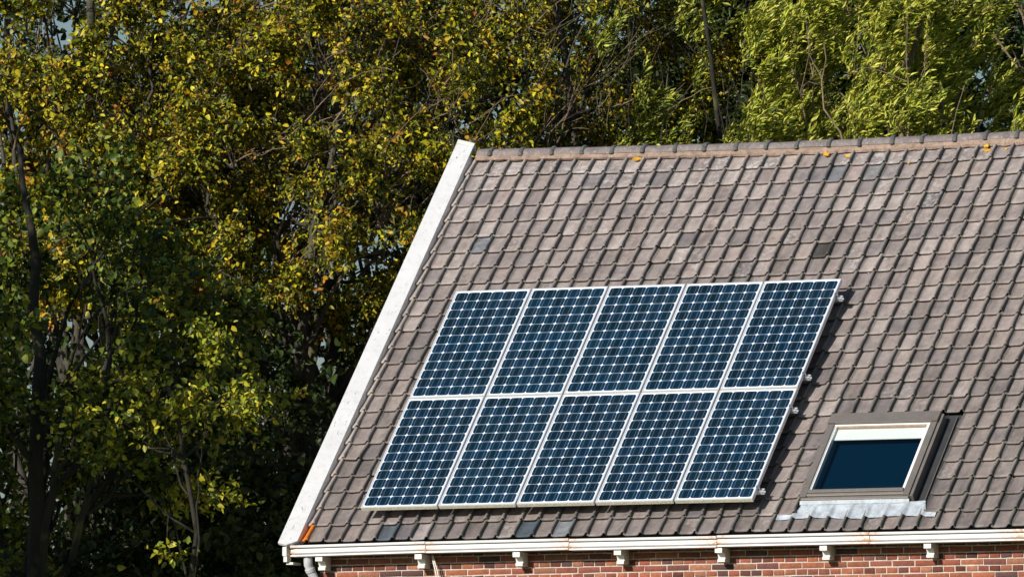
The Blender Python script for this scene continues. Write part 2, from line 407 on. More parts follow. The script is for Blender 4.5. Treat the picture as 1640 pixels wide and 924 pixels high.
# --- tiles
TN = 24; PITCHU = .2365; U0 = -.282
seams = [-.522]
while seams[-1] < 9.9:
    seams.append(seams[-1]+(.1832 if len(seams) < 12 else .1895))
def sag(X, u):
    return -.045*np.sin(np.pi*np.clip((X+.5)/7.0, 0, 1))*np.clip(u/5.4, 0, 1)**1.5
def tiles():
    rs = np.random.RandomState(11)
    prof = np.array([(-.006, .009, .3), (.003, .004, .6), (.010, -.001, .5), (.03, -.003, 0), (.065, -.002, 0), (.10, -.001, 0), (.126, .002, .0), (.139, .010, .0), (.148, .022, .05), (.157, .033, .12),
                     (.167, .039, .22), (.176, .038, .5), (.1825, .031, .95), (.186, .020, 1), (.185, .004, 1), (.182, -.014, 1)])  # third value: moss tint and painted shade, strongest on the roll's right side
    ss = np.array([.10, .006, -.002, .010, .05, .14, .3, .55, .8, 1.0, 1.15])
    nx, ns = len(prof), len(ss)
    fi = np.array([(j*nx+i, j*nx+i+1, (j+1)*nx+i+1, (j+1)*nx+i) for j in range(ns-1) for i in range(nx-1)])
    V = []; F = []; C = []; E = []; RD = []; S = []; b = 0
    pal = np.array([(.315, .272, .262), (.275, .245, .245), (.365, .330, .318), (.250, .220, .214), (.200, .185, .192), (.330, .285, .265)])
    special = {(0, 5): (.085, .105, .13), (0, 6): (.15, .14, .15), (0, 7): (.30, .27, .27), (0, 13): (.07, .09, .115), (0, 15): (.20, .215, .235), (0, 0): (.15, .135, .14), (0, 8): (.19, .17, .165),
               (17, 23): (.07, .066, .06), (18, 3): (.17, .18, .20), (22, 22): (.17, .175, .19), (22, 24): (.19, .19, .20)}
    for r in range(TN):
        for k in range(len(seams)):
            xr = seams[k]; xl = xr-(seams[k]-seams[k-1] if k else .1832); wd = xr-xl
            u0 = U0+PITCHU*r
            xc = (xl+xr)/2
            if 1 <= r <= 6 and 4.53 < xr-.02 and xl+.04 < 5.80: continue
            p = prof.copy(); p[:, 0] *= wd/.1865
            top = ss.copy()
            if r == TN-1: top = top*.95
            X = np.repeat(p[None, :, 0], ns, 0)+xl
            U = u0+top[:, None]*PITCHU+0*X
            q = (p[:, 0]/wd-.42)/.55
            nose = .009*np.clip(-q, 0, 1)**5+.004*np.clip(q, 0, 1)**3
            U = U+nose[None, :]*np.clip(1-ss*1.6, 0, 1)[:, None]+rs.normal(0, .0008, X.shape)
            lift = .033*np.clip(1-ss, 0, 1)**1.35
            lift[0] = .013; lift[1] = .0125; lift[2] = .019; lift[3] = lift[4]-.0035
            Nn = N_PAN+p[None, :, 1]+lift[:, None]
            # the roll narrows a little towards the nose, its tail slips under the next one
            ang = rs.normal(0, .012); dx, du, dn = rs.normal(0, .0028), rs.normal(0, .0052), abs(rs.normal(0, .0026))
            if rs.rand() < .035: ang *= 3; du -= .010; dn += .006
            X2 = X+dx+ang*(U-u0)+(.011*np.clip(1-ss*1.5, 0, 1)**2-.003)[:, None]*np.clip(X-xl, 0, .1)/.1; U2 = U+du-ang*(X-xc); Nn = Nn+dn*(1-ss[:, None])+rs.normal(0, .0006, X.shape)
            if rs.rand() < .02: # broken corner
                U2[0:5, -6:] += .022
            Nn = Nn+sag(X2, U2)
            Y = U2*CT-Nn*ST; Z = U2*ST+Nn*CT
            V.append(np.stack([X2.ravel(), Y.ravel(), Z.ravel()], 1)); F.append(fi+b); b += nx*ns
            t = r/TN
            pr = np.array([.20+.05*(1-t), .22, .08+.20*t, .20*(1-t)+.08, .11, .14]); pr /= pr.sum()
            pc = pal[rs.choice(6, p=pr)]; w_ = 1.1 if rs.rand() < .16 else .62
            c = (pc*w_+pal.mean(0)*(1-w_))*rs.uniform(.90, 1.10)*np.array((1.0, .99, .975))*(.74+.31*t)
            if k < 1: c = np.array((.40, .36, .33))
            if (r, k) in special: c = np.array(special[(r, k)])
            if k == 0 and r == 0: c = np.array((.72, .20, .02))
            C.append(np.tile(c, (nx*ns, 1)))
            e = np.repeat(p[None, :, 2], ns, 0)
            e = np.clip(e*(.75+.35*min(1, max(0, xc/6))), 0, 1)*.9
            e[0:2, :] = 1.0; e[2, :] = np.maximum(e[2, :], .5)  # paints shade under the nose together with the moss
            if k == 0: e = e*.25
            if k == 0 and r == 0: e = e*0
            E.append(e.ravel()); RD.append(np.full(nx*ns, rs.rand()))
            s_ = rs.uniform(.5, 1) if (r == 23 and rs.rand() < .8) or (r == 22 and xc < 3 and rs.rand() < .4) else (.7*rs.rand()**4 if r > 15 else (.35 if rs.rand() < .06 else 0))
            if k == 0 and r == 0: s_ = 0
            S.append(np.full(nx*ns, s_))
    V = np.concatenate(V)-np.array(HO)
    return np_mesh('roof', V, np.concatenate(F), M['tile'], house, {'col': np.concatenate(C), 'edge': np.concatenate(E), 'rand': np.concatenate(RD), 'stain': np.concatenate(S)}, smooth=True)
roof = tiles()
dk.prism([(0, 0), (0, .06), (5.42, .06), (5.42, 0)], XL-.22, XEND, lambda x, a, b: Vector((x, 8.04+.2-(a*CT), -.25+a*ST+b))-HO)
dk.build('roof_deck', M['under'], roof)

# --- ridge: mortar bed and half round caps with collars
def ridge():
    ms = MB(); n = 160
    rr = random.Random(2)
    xs = [-.545+(XEND+.545)*i/n for i in range(n+1)]
    vs_ = []
    for x in xs:
        s = float(sag(np.array(x), 5.4)); dx = rr.uniform(-.008, .006)
        vs_ += [RH(x, 5.358+dx+rr.uniform(-.004,.004)+.02*max(0, 1-x/3), N_PAN+.020+s), RH(x, 5.372+dx, N_PAN+.044+s+rr.uniform(-.003,.003)), Vector((x, RY-.07, RZ+.012+s*CT))-HO, Vector((x, RY+.07, RZ+.012+s*CT))-HO, Vector((x, RY+.16, RZ-.10+s))-HO]
    fs = [(5*i+k, 5*(i+1)+k, 5*(i+1)+k+1, 5*i+k+1) for i in range(n) for k in range(4)]
    ms.add(vs_, fs)
    caps = MB(); clist = []; x = -.545; step = .3335; i = 0
    while x < XEND:
        x1 = x+(.165 if i == 0 else step)
        s0 = float(sag(np.array(x), 5.4)); s1 = float(sag(np.array(x1), 5.4))
        dz = rr.uniform(-.004, .004); dy = rr.uniform(-.004, .004); sec = 14
        vs_ = []
        for (xx, sc, sg) in ((x, .070, s0), (x+.02, .072, s0), (x1-.03, .076, s1), (x1+.004, .076, s1)):
            vs_ += [Vector((xx, RY+dy-1.12*sc*math.cos(math.pi*a/sec), RZ+sg*.9+dz+sc*math.sin(math.pi*a/sec)))-HO for a in range(sec+1)]
        k = sec+1
        caps.add(vs_, [(j*k+a, (j+1)*k+a, (j+1)*k+a+1, j*k+a+1) for j in range(3) for a in range(sec)])
        if x1 < XEND:
            cols = MB(); clist.append(cols); vs_ = []; sc_ = rr.uniform(.75, 1.05); prof = [(-.028, .077), (-.022, .077+.012*sc_), (-.008, .077+.021*sc_), (.008, .077+.018*sc_), (.018, .077+.009*sc_), (.022, .076)]
            tw = rr.uniform(-.012, .012)
            for (ox, rad) in prof:
                vs_ += [Vector((x1+ox+tw*math.cos(math.pi*a/sec)+rr.uniform(-.003, .003), RY+dy-1.12*rad*math.cos(math.pi*a/sec), RZ+s1*.9+dz-.004+(rad+rr.uniform(-.004, .004))*math.sin(math.pi*a/sec)))-HO for a in range(sec+1)]
            cols.add(vs_, [(j*k+a, (j+1)*k+a, (j+1)*k+a+1, j*k+a+1) for j in range(5) for a in range(sec)])
        x = x1; i += 1
    ro = caps.build('ridge', M['ridge'], house, smooth=True)
    ms.build('ridge_mortar', M['ridgemortar'], ro)
    for c_ in clist: c_.build('ridge_collar', M['collar'], ro, smooth=True)
ridge()

# --- lichen patches near the ridge
def blob(mb, X, u, n, rx, ru, seed):
    q = random.Random(seed); k = 26
    pts = [(X+rx*math.cos(2*math.pi*i/k)*q.uniform(.35, 1.1), u+ru*math.sin(2*math.pi*i/k)*q.uniform(.35, 1.1)) for i in range(k)]
    top = [RH(a, b, n+float(sag(np.array(a), b))) for a, b in pts]; bot = [RH(a, b, n-.012+float(sag(np.array(a), b))) for a, b in pts]
    mb.add(top+bot, [tuple(range(k))]+[(i, k+i, k+(i+1) % k, (i+1) % k) for i in range(k)])
for i, (X, u, rx, ru) in enumerate([(1.23, 5.345, .055, .028), (3.27, 5.33, .045, .04), (3.51, 5.31, .05, .03), (4.98, 5.35, .03, .04), (5.00, 5.30, .055, .024), (5.20, 5.31, .02, .018), (4.20, 5.165, .016, .02)]):
    lb = MB(); blob(lb, X, u, N_PAN+(.040 if u > 5.32 else .022), rx, ru, i); lb.build('lichen', M['lichen'], roof)

# --- barge board on the left verge
bb = MB()
def BBM(t, u, d):     # t 0 left .. 1 right edge on the tilted board, d depth below its face
    return RH(-.763+.163*t, u, -.060-.060*t-d)
poly = [(0, -.412), (.50, -.412), (1.0, -.325), (1.0, 5.535), (0, 5.535)]
def slab(mb, poly, d0, d1):
    k = len(poly)
    mb.add([BBM(t, u, d0) for t, u in poly]+[BBM(t, u, d1) for t, u in poly], [tuple(range(k)), tuple(range(2*k-1, k-1, -1))]+[(i, k+i, k+(i+1) % k, (i+1) % k) for i in range(k)])
slab(bb, poly, 0, .030)
board = bb.build('barge_board', M['board'], house, bevel=.003)
cp = MB(); slab(cp, [(0, 5.537), (1.02, 5.537), (1.02, 5.592), (0, 5.592)], -.004, .05); cp.build('end_cap', M['white'], board, bevel=.003)
sb = MB(); sb.prism([(-.30, -.150), (5.45, -.150), (5.45, -.24), (-.25, -.24)], -.622, -.604, lambda x, a, b: RH(x, a, b)); sb.build('side_strip', M['board'], board, bevel=.002)
vb = MB(); vb.prism([(-.38, .0), (5.45, .0), (5.45, -.24), (-.28, -.24)], -.752, -.712, lambda x, a, b: RH(x, a, b-.105)); vb.build('verge_board', M['white'], board, bevel=.003)
eb = MB(); eb.box((-.735, -.205, -.462), (-.690, -.12, -.375), HM); eb.box((-.728, -.195, -.520), (-.690, -.10, -.464), HM); eb.box((-.715, -.16, -.545), (-.64, .02, -.522), HM)
eb.build('eave_block', M['white'], board, bevel=.003)
# right verge, out of frame
rb = MB(); rb.prism([(-.45, -.03), (5.46, -.03), (5.46, -.06), (-.45, -.06)], XEND-.05, XEND+.12, lambda x, a, b: RH(x, a, b-.05)); rb.build('barge_board', M['board'], house, bevel=.003)

# --- gutter in sections with a moulded front
gprof = [(-.070, -.375), (-.070, -.366), (-.190, -.355), (-.202, -.356), (-.208, -.362), (-.208, -.376), (-.204, -.381), (-.168, -.381), (-.168, -.390),
         (-.186, -.392), (-.193, -.402), (-.195, -.418), (-.192, -.432), (-.184, -.437), (-.164, -.438), (-.164, -.448), (-.203, -.4495), (-.205, -.453), (-.204, -.464), (-.198, -.467), (-.060, -.467)]
gin = [(-.075, -.372), (-.175, -.361), (-.183, -.372), (-.180, -.455), (-.070, -.455)]
joints = [-.655, .785, 2.295, 3.835, 5.405, 6.99, 8.55, 9.9]
mg = mat_paint('white_gutter_paint', (.74, .745, .75), .25, rust=True, L0=1.54)
for i in range(len(joints)-1):
    x0, x1 = joints[i]+.004, joints[i+1]-.004
    gm = MB(); Ls = x1-x0
    oo = Vector((x0, 0, 0))-HO
    dz = [0, .004, -.002, .002, 0, 0, 0][i]
    tilt = [.006, .0015, -.001, .0, 0, 0, 0][i]
    gm.prism(gprof[:], 0, Ls, lambda x, a, b: Vector((x, a, b+dz+tilt*(x/Ls-.5)*2)), n=2)
    go = gm.build('gutter', mg, house, smooth=True)
    go.location = oo
gi = MB(); gi.box((joints[0]+.02, -.178, -.3655), (9.88, -.075, -.350), HM)
gd = MB().box((-.60, -.060, -.47), (9.8, WY+.004, -.365), HM).build('fascia', M['dark'], house)
cf = MB(); cf.add([hp(-.665, -.205, -.380), hp(-.60, -.205, -.372), hp(-.535, -.09, -.325), hp(-.56, -.05, -.30), hp(-.64, -.16, -.36)], [(0, 1, 2, 3, 4)])
cf.add([hp(-.665, -.203, -.400), hp(-.62, -.203, -.392), hp(-.60, -.202, -.371), hp(-.665, -.203, -.379)], [(0, 1, 2, 3)])
cf.build('corner_flashing', M['under'], house)
# --- gutter brackets
def bracket_mesh():
    mb = MB()
    mb.prism([(-.180, -.4680), (-.180, -.519), (-.112, -.522), (-.092, -.570), (-.112, -.574), (-.112, -.604), (WY+.004, -.604), (WY+.004, -.4680)], -.038, .038, lambda x, a, b: Vector((x, a, b)))
    return mb
br0 = bracket_mesh().build('gutter_bracket', M['white'], house, bevel=.003)
bxs = [-.357, .700, 1.735, 2.795, 3.845, 4.925, 5.990, 7.06, 8.12, 9.2]
for i, x in enumerate(bxs):
    o = br0 if i == 0 else br0.copy()
    if i: COL.objects.link(o); o.parent = house
    o.location = Vector((x, 0, 0))-HO
# --- downpipe
dp = MB()
dp.tube([hp(-.493, -.130, -.462), hp(-.493, -.130, -.52), hp(-.492, -.126, -.550), hp(-.484, -.105, -.600), hp(-.460, -.062, -.675), hp(-.450, -.045, -.72), hp(-.449, -.042, -.76), hp(-.449, -.042, GZ)], .044, 20)
pipe = dp.build('downpipe', M['pvc'], house, smooth=True)
MB().tube([hp(-.487, -.113, -.583), hp(-.4805, -.099, -.612)], .0485, 20).build('pipe_collar', M['pvc'], pipe, smooth=True)

# --- skylight
SX0, SX1, SU0, SU1 = 4.540, 5.665, .105, 1.305
SN = -.085
def skylight():
    fr = MB(); B = N_PAN-.03
    wd = .065
    fr.prism([(SU0+.02, SN-.012), (SU1-.15, SN-.012), (SU1-.15, B), (SU0+.02, B)], SX0, SX0+wd, lambda x, a, b: RH(x, a, b))
    fr.prism([(SU0+.02, SN-.012), (SU1-.15, SN-.012), (SU1-.15, B), (SU0+.02, B)], SX1-wd, SX1, lambda x, a, b: RH(x, a, b))
    fr.prism([(SU1-.148, SN+.006), (SU1, SN-.006), (SU1, B), (SU1-.148, B)], SX0-.004, SX1+.004, lambda x, a, b: RH(x, a, b))
    fr.prism([(SU0, SN-.040), (SU0+.030, SN-.034), (SU0+.030, B), (SU0, B)], SX0+.01, SX1-.01, lambda x, a, b: RH(x, a, b))
    fr.prism([(SU0+.034, SN-.020), (SU0+.062, SN-.014), (SU0+.062, B), (SU0+.034, B)], SX0+.02, SX1-.02, lambda x, a, b: RH(x, a, b))
    f = fr.build('skylight', M['cover'], house, bevel=.0025)
    # lower cover strip of the sash
    MB().prism([(SU0+.068, SN-.006), (SU0+.105, SN-.002), (SU0+.105, B), (SU0+.068, B)], SX0+wd+.004, SX1-wd-.004, lambda x, a, b: RH(x, a, b)).build('sash_cover', M['cover'], f, bevel=.002)
    # dark joint lines and side rail
    sr = MB()
    sr.prism([(SU0+.02, SN-.030), (SU1-.02, SN-.030), (SU1-.02, B), (SU0+.02, B)], SX1+.002, SX1+.034, lambda x, a, b: RH(x, a, b)); sr.build('side_flashing', M['cover'], f, bevel=.003)
    # white sash
    gx0, gx1, gu0, gu1 = SX0+wd+.004, SX1-wd-.004, SU0+.108, SU1-.152
    sa = MB(); t = .026; zt = SN-.020; zb = zt-.05
    sa.box((gx0, gu0, zb), (gx0+t, gu1, zt), RH); sa.box((gx1-t, gu0, zb), (gx1, gu1, zt), RH)
    sa.box((gx0+t, gu1-.018, zb), (gx1-t, gu1, zt), RH)
    sa.build('sash', M['sash'], f, bevel=.002)
    pn = MB(); pn.box((gx0+t, gu1-.035, zb-.01), (gx1-t, gu1-.020, zt-.004), RH); pn.build('top_batten', M['pine'], f, bevel=.002)
    sp = MB()
    for off in (.003, .013): sp.box((gx0-.0005+off, gu0, zt+.001), (gx0+off+.003, gu1-.02, zt+.004), RH)
    sp.build('glazing_bead', M['steel'], f)
    gl = MB(); gl.box((gx0+t-.002, gu0-.002, zt-.014), (gx1-t+.002, gu1-.02, zt-.009), RH); gl.build('glass', M['glass'], f)
    bl = MB(); bl.box((gx0+t, gu1-.185, zt-.040), (gx1-t, gu1-.02, zt-.034), RH); bl.build('blind', M['blind'], f)
    rm = MB(); d = .07
    p = [RH(gx0+t, gu0, zb), RH(gx1-t, gu0, zb), RH(gx1-t, gu1, zb), RH(gx0+t, gu1, zb), RH(gx0+t, gu0, zb-d), RH(gx1-t, gu0, zb-d), RH(gx1-t, gu1, zb-d), RH(gx0+t, gu1, zb-d)]
    rm.add(p, [(0, 4, 7, 3), (1, 2, 6, 5), (0, 1, 5, 4), (3, 7, 6, 2)]); rm.build('reveal', M['reveal'], f)  # white reveal coloured teal to paint its look in shade
    MB().box((gx0+t-.01, gu0-.01, zb-d-.01), (gx1-t+.01, gu1+.01, zb-d+.001), RH).build('room_dark_sheet', M['room'], f)  # dark blue sheet paints the dim room and sky reflection behind the glass
    # lead apron draped over the tiles, and the channels at the sides
    V = []; nX = 150; nU = 8; x0, x1 = 4.345, 5.975
    rr = random.Random(4)
    jag = [rr.uniform(-.002, .002) for _ in range(nX+1)]
    for j in range(nU+1):
        for i in range(nX+1):
            x = x0+(x1-x0)*i/nX; f_ = j/nU
            sk = min(range(len(seams)), key=lambda q: abs(seams[q]-.012-x)); dd = x-(seams[sk]-.014)
            hump = .030*math.exp(-(dd/.020)**2)*(1-.75*f_)
            u = -.105+.205*f_+jag[i]*(1-f_)+.012*math.sin(x*7)*(1-f_)
            u = min(u, .100-.150*min(1, max(0, (4.56-x)/.04))) if x < 5 else min(u, .100-.150*min(1, max(0, (x-5.83)/.04)))
            V.append(RH(x, u, N_PAN+.020+hump+.012*f_+.003*math.sin(x*31+f_*4)))
    MB().add(V, [(j*(nX+1)+i, j*(nX+1)+i+1, (j+1)*(nX+1)+i+1, (j+1)*(nX+1)+i) for j in range(nU) for i in range(nX)]).build('lead_apron', M['lead'], f, smooth=True)
    st = MB(); st.prism([(SU0-.030, SN-.075), (SU0-.002, SN-.050), (SU0-.002, B), (SU0-.03, B)], SX0-.0, SX1+.0, lambda x, a, b: RH(x, a, b)); st.build('apron_upstand', M['lead'], f, bevel=.002)
    ch = MB(); ch.box((SX1+.036, SU0-.05, N_PAN-.020), (5.86, SU1+.06, N_PAN-.012), RH); ch.build('side_channel', M['chan'], f)
    MB().box((5.80, SU0, N_PAN-.0115), (5.806, SU1+.02, N_PAN+.012), RH).build('channel_lip', M['cover'], f)
    MB().box((4.44, SU0-.02, N_PAN-.020), (SX0-.002, SU1, N_PAN-.012), RH).build('side_channel', M['chan'], f)
skylight()

# --- antenna-thin cable pair on the wall
for i, off in enumerate((0, .022)):
    c = MB(); base = Vector((.770+off, -.03, -.75))
    pts = [Vector((.775+off*.3, -.02, -.46)), Vector((.790+off*.5, -.045, -.50)), Vector((.810+off*.8, -.060, -.56)), Vector((.832+off, -.062, -.64)), Vector((.850+off, -.060, -.74)), Vector((.862+off*1.2, -.05, -.95)), Vector((.865+off*1.2, -.03, -1.4)), Vector((.865+off*1.2, -.02, GZ+.3))]
    q = [p-base for p in pts]
    o = c.tube(q, .0065, 8).build('cable', M['cable'], smooth=True); o.location = base
    tag(o, ['white cable hanging off the brick wall, the one nearer the gutter bracket', 'white cable hanging off the brick wall, the one farther from the gutter bracket'][i], 'cable', 'pair of white cables under the gutter')

# ------------------------------------------------------------------ solar panels
PW, PH, PT = .808, 1.580, .040
GX, GU = .8264, 1.595
def cells_mesh(parent):
    V = []; F = []; UV = []; RD = []; b = 0; q = random.Random(5)
    cs = .1240; pt = .1275; cc = .023; z = .0012
    x0 = (PW-5*pt-cs)/2; y0 = (PH-11*pt-cs)/2
    for j in range(12):
        for i in range(6):
            x, y = x0+i*pt, y0+j*pt
            pts = []
            for (cx, cy, sx, sy, a0) in ((1, 0, -1, 1, -90), (1, 1, -1, -1, 0), (0, 1, 1, -1, 90), (0, 0, 1, 1, 180)):
                for a in (0, 30, 60, 90):
                    an = R(a0+a); ca, sa = math.cos(an), math.sin(an); pts.append((cx*cs+sx*cc+cc*ca, cy*cs+sy*cc+cc*sa))
            r_ = q.random()
            for (a, c) in pts: V.append((x+a, y+c, z)); UV.append((a/cs, c/cs)); RD.append(r_)
            F.append([b+k for k in range(16)]); b += 16
    return np_mesh('cells', np.array(V), np.array(F), M['cell'], parent, {'rand': np.array(RD)}, uv=np.array(UV))
panel = empty('solar_panel')
fm = MB(); fwid = .013
for (a, b_) in (((0, 0), (PW, fwid)), ((0, PH-fwid), (PW, PH)), ((0, fwid), (fwid, PH-fwid)), ((PW-fwid, fwid), (PW, PH-fwid))):
    fm.box((a[0], a[1], -PT), (b_[0], b_[1], .004))
frame = fm.build('frame', M['alu'], panel, bevel=.0012)
# the lower edge carries lichen
le = MB().box((.001, -.0022, -PT+.001), (PW-.001, -.0004, -.002)).build('lichen_edge', M['aludirty'], frame)
bk = MB().box((fwid, fwid, -.006), (PW-fwid, PH-fwid, -.0005)).build('backsheet', M['back'], panel)
cells = cells_mesh(panel)
def copy_tree(o, parent=None):
    c = o.copy(); COL.objects.link(c)
    if parent: c.parent = parent
    for ch in list(o.children): copy_tree(ch, c)
    return c
ords = ['first', 'second', 'third', 'fourth', 'last']
pn_ = 0
q = random.Random(9)
for row in range(2):
    for i in range(5):
        o = panel if pn_ == 0 else copy_tree(panel)
        pn_ += 1
        o.location = RP(.008+i*GX, row*GU, q.uniform(-.0015, .0015)); o.rotation_euler = (TH+q.uniform(-.001, .001), q.uniform(-.002, .002), 0)
        where = ['bottom', 'top'][row]
        side = {0: 'left end, nearest the white barge board', 1: 'second from the left end', 2: 'middle panel of the row', 3: 'fourth from the left end', 4: 'right end, '+['beside the skylight', 'with the longest bare tiles beside it'][row]}[i]
        tag(o, 'blue solar panel in the %s row, %s' % (where, side if i != 4 else ['right end, closest to the skylight', 'right end, farthest from the barge board'][row]), 'solar panel', 'solar panels on the tiled roof')

# --- mounting rails, one thing each
def rail(u, label):
    r = empty('mounting_rail', RP(2.06, u, -.06)); r.rotation_euler = (TH, 0, 0)
    tag(r, label, 'rail', 'rails under the solar panels')
    L0, L1 = -2.085, 2.06+.062
    h = .042; w_ = .040
    # C profile with a top slot
    prof = [(-w_/2, -h/2), (w_/2, -h/2), (w_/2, h/2), (.006, h/2), (.006, h/2-.006), (w_/2-.006, h/2-.006), (w_/2-.006, -h/2+.006), (-w_/2+.006, -h/2+.006), (-w_/2+.006, h/2-.006), (-.006, h/2-.006), (-.006, h/2), (-w_/2, h/2)]
    mb = MB(); k = len(prof)
    vs_ = [(x, a, b) for x in (L0, L1) for a, b in prof]
    ring = [(i, (i+1) % k, k+(i+1) % k, k+i) for i in range(k)]
    caps = []
    for (a, b, c, d) in ((0, 1, 6, 7), (1, 2, 5, 6), (2, 3, 4, 5), (0, 7, 8, 11), (8, 9, 10, 11)): caps += [(a, b, c, d), (k+d, k+c, k+b, k+a)]
    mb.add(vs_, ring+caps); mb.build('profile', M['alu'], r)
    # end clamps
    for sx in (-1, 1):
        xe = (L1-.055) if sx > 0 else (L0+.012)
        cm = MB(); cm.box((xe-.004, -.020, h/2), (xe+.022, .020, h/2+.006)); cm.box((xe-.004, -.020, h/2+.006), (xe, .020, .064)); cm.box((xe-.016 if sx > 0 else xe-.004, -.020, .062), (xe if sx > 0 else xe+.014, .020, .066))
        cl = cm.build('clamp', M['steel'], r, bevel=.001)
        MB().tube([(xe+.010, 0, h/2+.002), (xe+.010, 0, h/2+.030)], .0055, 6).tube([(xe+.010, 0, h/2+.030), (xe+.010, 0, h/2+.038)], .010, 6).build('bolt', M['steel'], cl)
    for x in (-1.9, -.95, 0, .95, 1.95):
        hk = MB(); hk.box((x-.015, -.005, -h/2-.006), (x+.015, .03, -h/2)); hk.box((x-.015, .028, -.130), (x+.015, .034, -h/2)); hk.box((x-.015, .028, -.136), (x+.015, .20, -.130)); hk.build('roof_hook', M['steel'], r)
for u, l in ((.165, 'lowest aluminium rail end poking out under the bottom right panel'), (1.325, 'aluminium rail end just below the joint of the two panel rows'), (1.800, 'aluminium rail end just above the joint of the two panel rows'), (2.955, 'highest aluminium rail end beside the top right corner of the panels')):
    rail(u, l)

# ------------------------------------------------------------------ trees
VIEW0 = Vector(CAM)
def at(px, py, depth):
    """world point that far out along a sight line: used once to survey the places of trunks and crowns"""
    return VIEW0+fw*depth+rt*((px-820)/18188.3*depth)+up*((462-py)/18188.3*depth)

def unit(a): return a/np.maximum(np.linalg.norm(a, axis=-1, keepdims=True), 1e-9)

def tubes(P, Rr, sides):
    """P (m,n,3) polylines, Rr (m,n)"""
    m, n, _ = P.shape
    T = np.empty_like(P); T[:, 1:-1] = P[:, 2:]-P[:, :-2]; T[:, 0] = P[:, 1]-P[:, 0]; T[:, -1] = P[:, -1]-P[:, -2]; T = unit(T)
    ref = np.where(np.abs(T[..., 2:3]) < .9, np.array([0, 0, 1.]), np.array([1., 0, 0]))
    A = unit(np.cross(T, ref)); Bv = np.cross(T, A)
    an = np.arange(sides)*2*np.pi/sides
    V = P[:, :, None, :]+Rr[:, :, None, None]*(np.cos(an)[None, None, :, None]*A[:, :, None, :]+np.sin(an)[None, None, :, None]*Bv[:, :, None, :])
    V = V.reshape(-1, 3)
    i = np.arange(m)[:, None, None]*n*sides; j = np.arange(n-1)[None, :, None]*sides; k = np.arange(sides)[None, None, :]; k2 = (k+1) % sides
    F = np.stack([i+j+k, i+j+k2, i+j+sides+k2, i+j+sides+k], -1).reshape(-1, 4)
    return V, F

def curve(rs, A, Bp, n, wig, lift=0.0):
    """wiggly polylines from A to Bp (m,3)"""
    t = np.linspace(0, 1, n)[None, :, None]
    P = A[:, None]*(1-t)+Bp[:, None]*t
    L = np.linalg.norm(Bp-A, axis=1)[:, None, None]
    P = P+np.sin(np.pi*t)*rs.normal(0, wig, (len(A), 1, 3))*L
    P = P+np.sin(2*np.pi*t)*rs.normal(0, wig*.5, (len(A), 1, 3))*L
    if n > 5: P[:, 1:-1] += rs.normal(0, wig*.10, (len(A), n-2, 3))*L
    P[..., 2] += (np.sin(np.pi*t)*L)[..., 0]*lift
    return P

def pick(rs, P, Rr, m, lo=.25, hi=1.0):
    """m random points on polylines"""
    a = rs.randint(0, len(P), m); t = rs.uniform(lo, hi, m)*(P.shape[1]-1); i = np.minimum(t.astype(int), P.shape[1]-2); f = (t-i)[:, None]
    p = P[a, i]*(1-f)+P[a, i+1]*f; d = unit(P[a, i+1]-P[a, i]); r = Rr[a, i]
    return p, d, r

def leaves(rs, base, d, L, W, cols, fold=.35, slim=False):
    """folded leaf blades: base (m,3), axis d, length L, width W"""
    m = len(base)
    want = unit(rs.normal(0, .80, (m, 3))+np.array([SUN.x, SUN.y, SUN.z])*.45+np.array([0, 0, .45]))
    side = unit(np.cross(d, want)); nrm = np.cross(side, d)
    L = L[:, None]; W = W[:, None]
    if not slim:     # six-sided blade, hollow along the midrib, tip curled
        curl = rs.uniform(-.05, .28, (m, 1))
        v = [base, base+d*L*.30+side*W*.46+nrm*W*fold*.8, base+d*L*.68+side*W*.36+nrm*(W*fold*.6-L*curl*.4), base+d*L-nrm*L*curl,
             base+d*L*.68-side*W*.36+nrm*(W*fold*.6-L*curl*.4), base+d*L*.30-side*W*.46+nrm*W*fold*.8]
        V = np.stack(v, 1).reshape(-1, 3); b = np.arange(m)[:, None]*6
        F = np.concatenate([b+np.array([[0, 1, 3]]), b+np.array([[1, 2, 3]]), b+np.array([[0, 3, 5]]), b+np.array([[3, 4, 5]])], 0)
        return V, F, np.repeat(cols, 6, 0)
    v0 = base; v2 = base+d*L-nrm*L*.12
    v1 = base+d*L*.45+side*W*.5+nrm*W*fold; v3 = base+d*L*.45-side*W*.5+nrm*W*fold
    V = np.stack([v0, v1, v2, v3], 1).reshape(-1, 3)
    b = np.arange(m)[:, None]*4
    F = np.concatenate([b+np.array([[0, 1, 2]]), b+np.array([[0, 2, 3]])], 0)
    return V, F, np.repeat(cols, 4, 0)

def palette(rs, m, cols, probs, var=.2):
    c = np.array(cols)[rs.choice(len(cols), m, p=np.array(probs)/sum(probs))]
    return np.clip(c*rs.uniform(1-var, 1+var, (m, 1))*rs.uniform(.92, 1.08, (m, 3)), 0, 1)

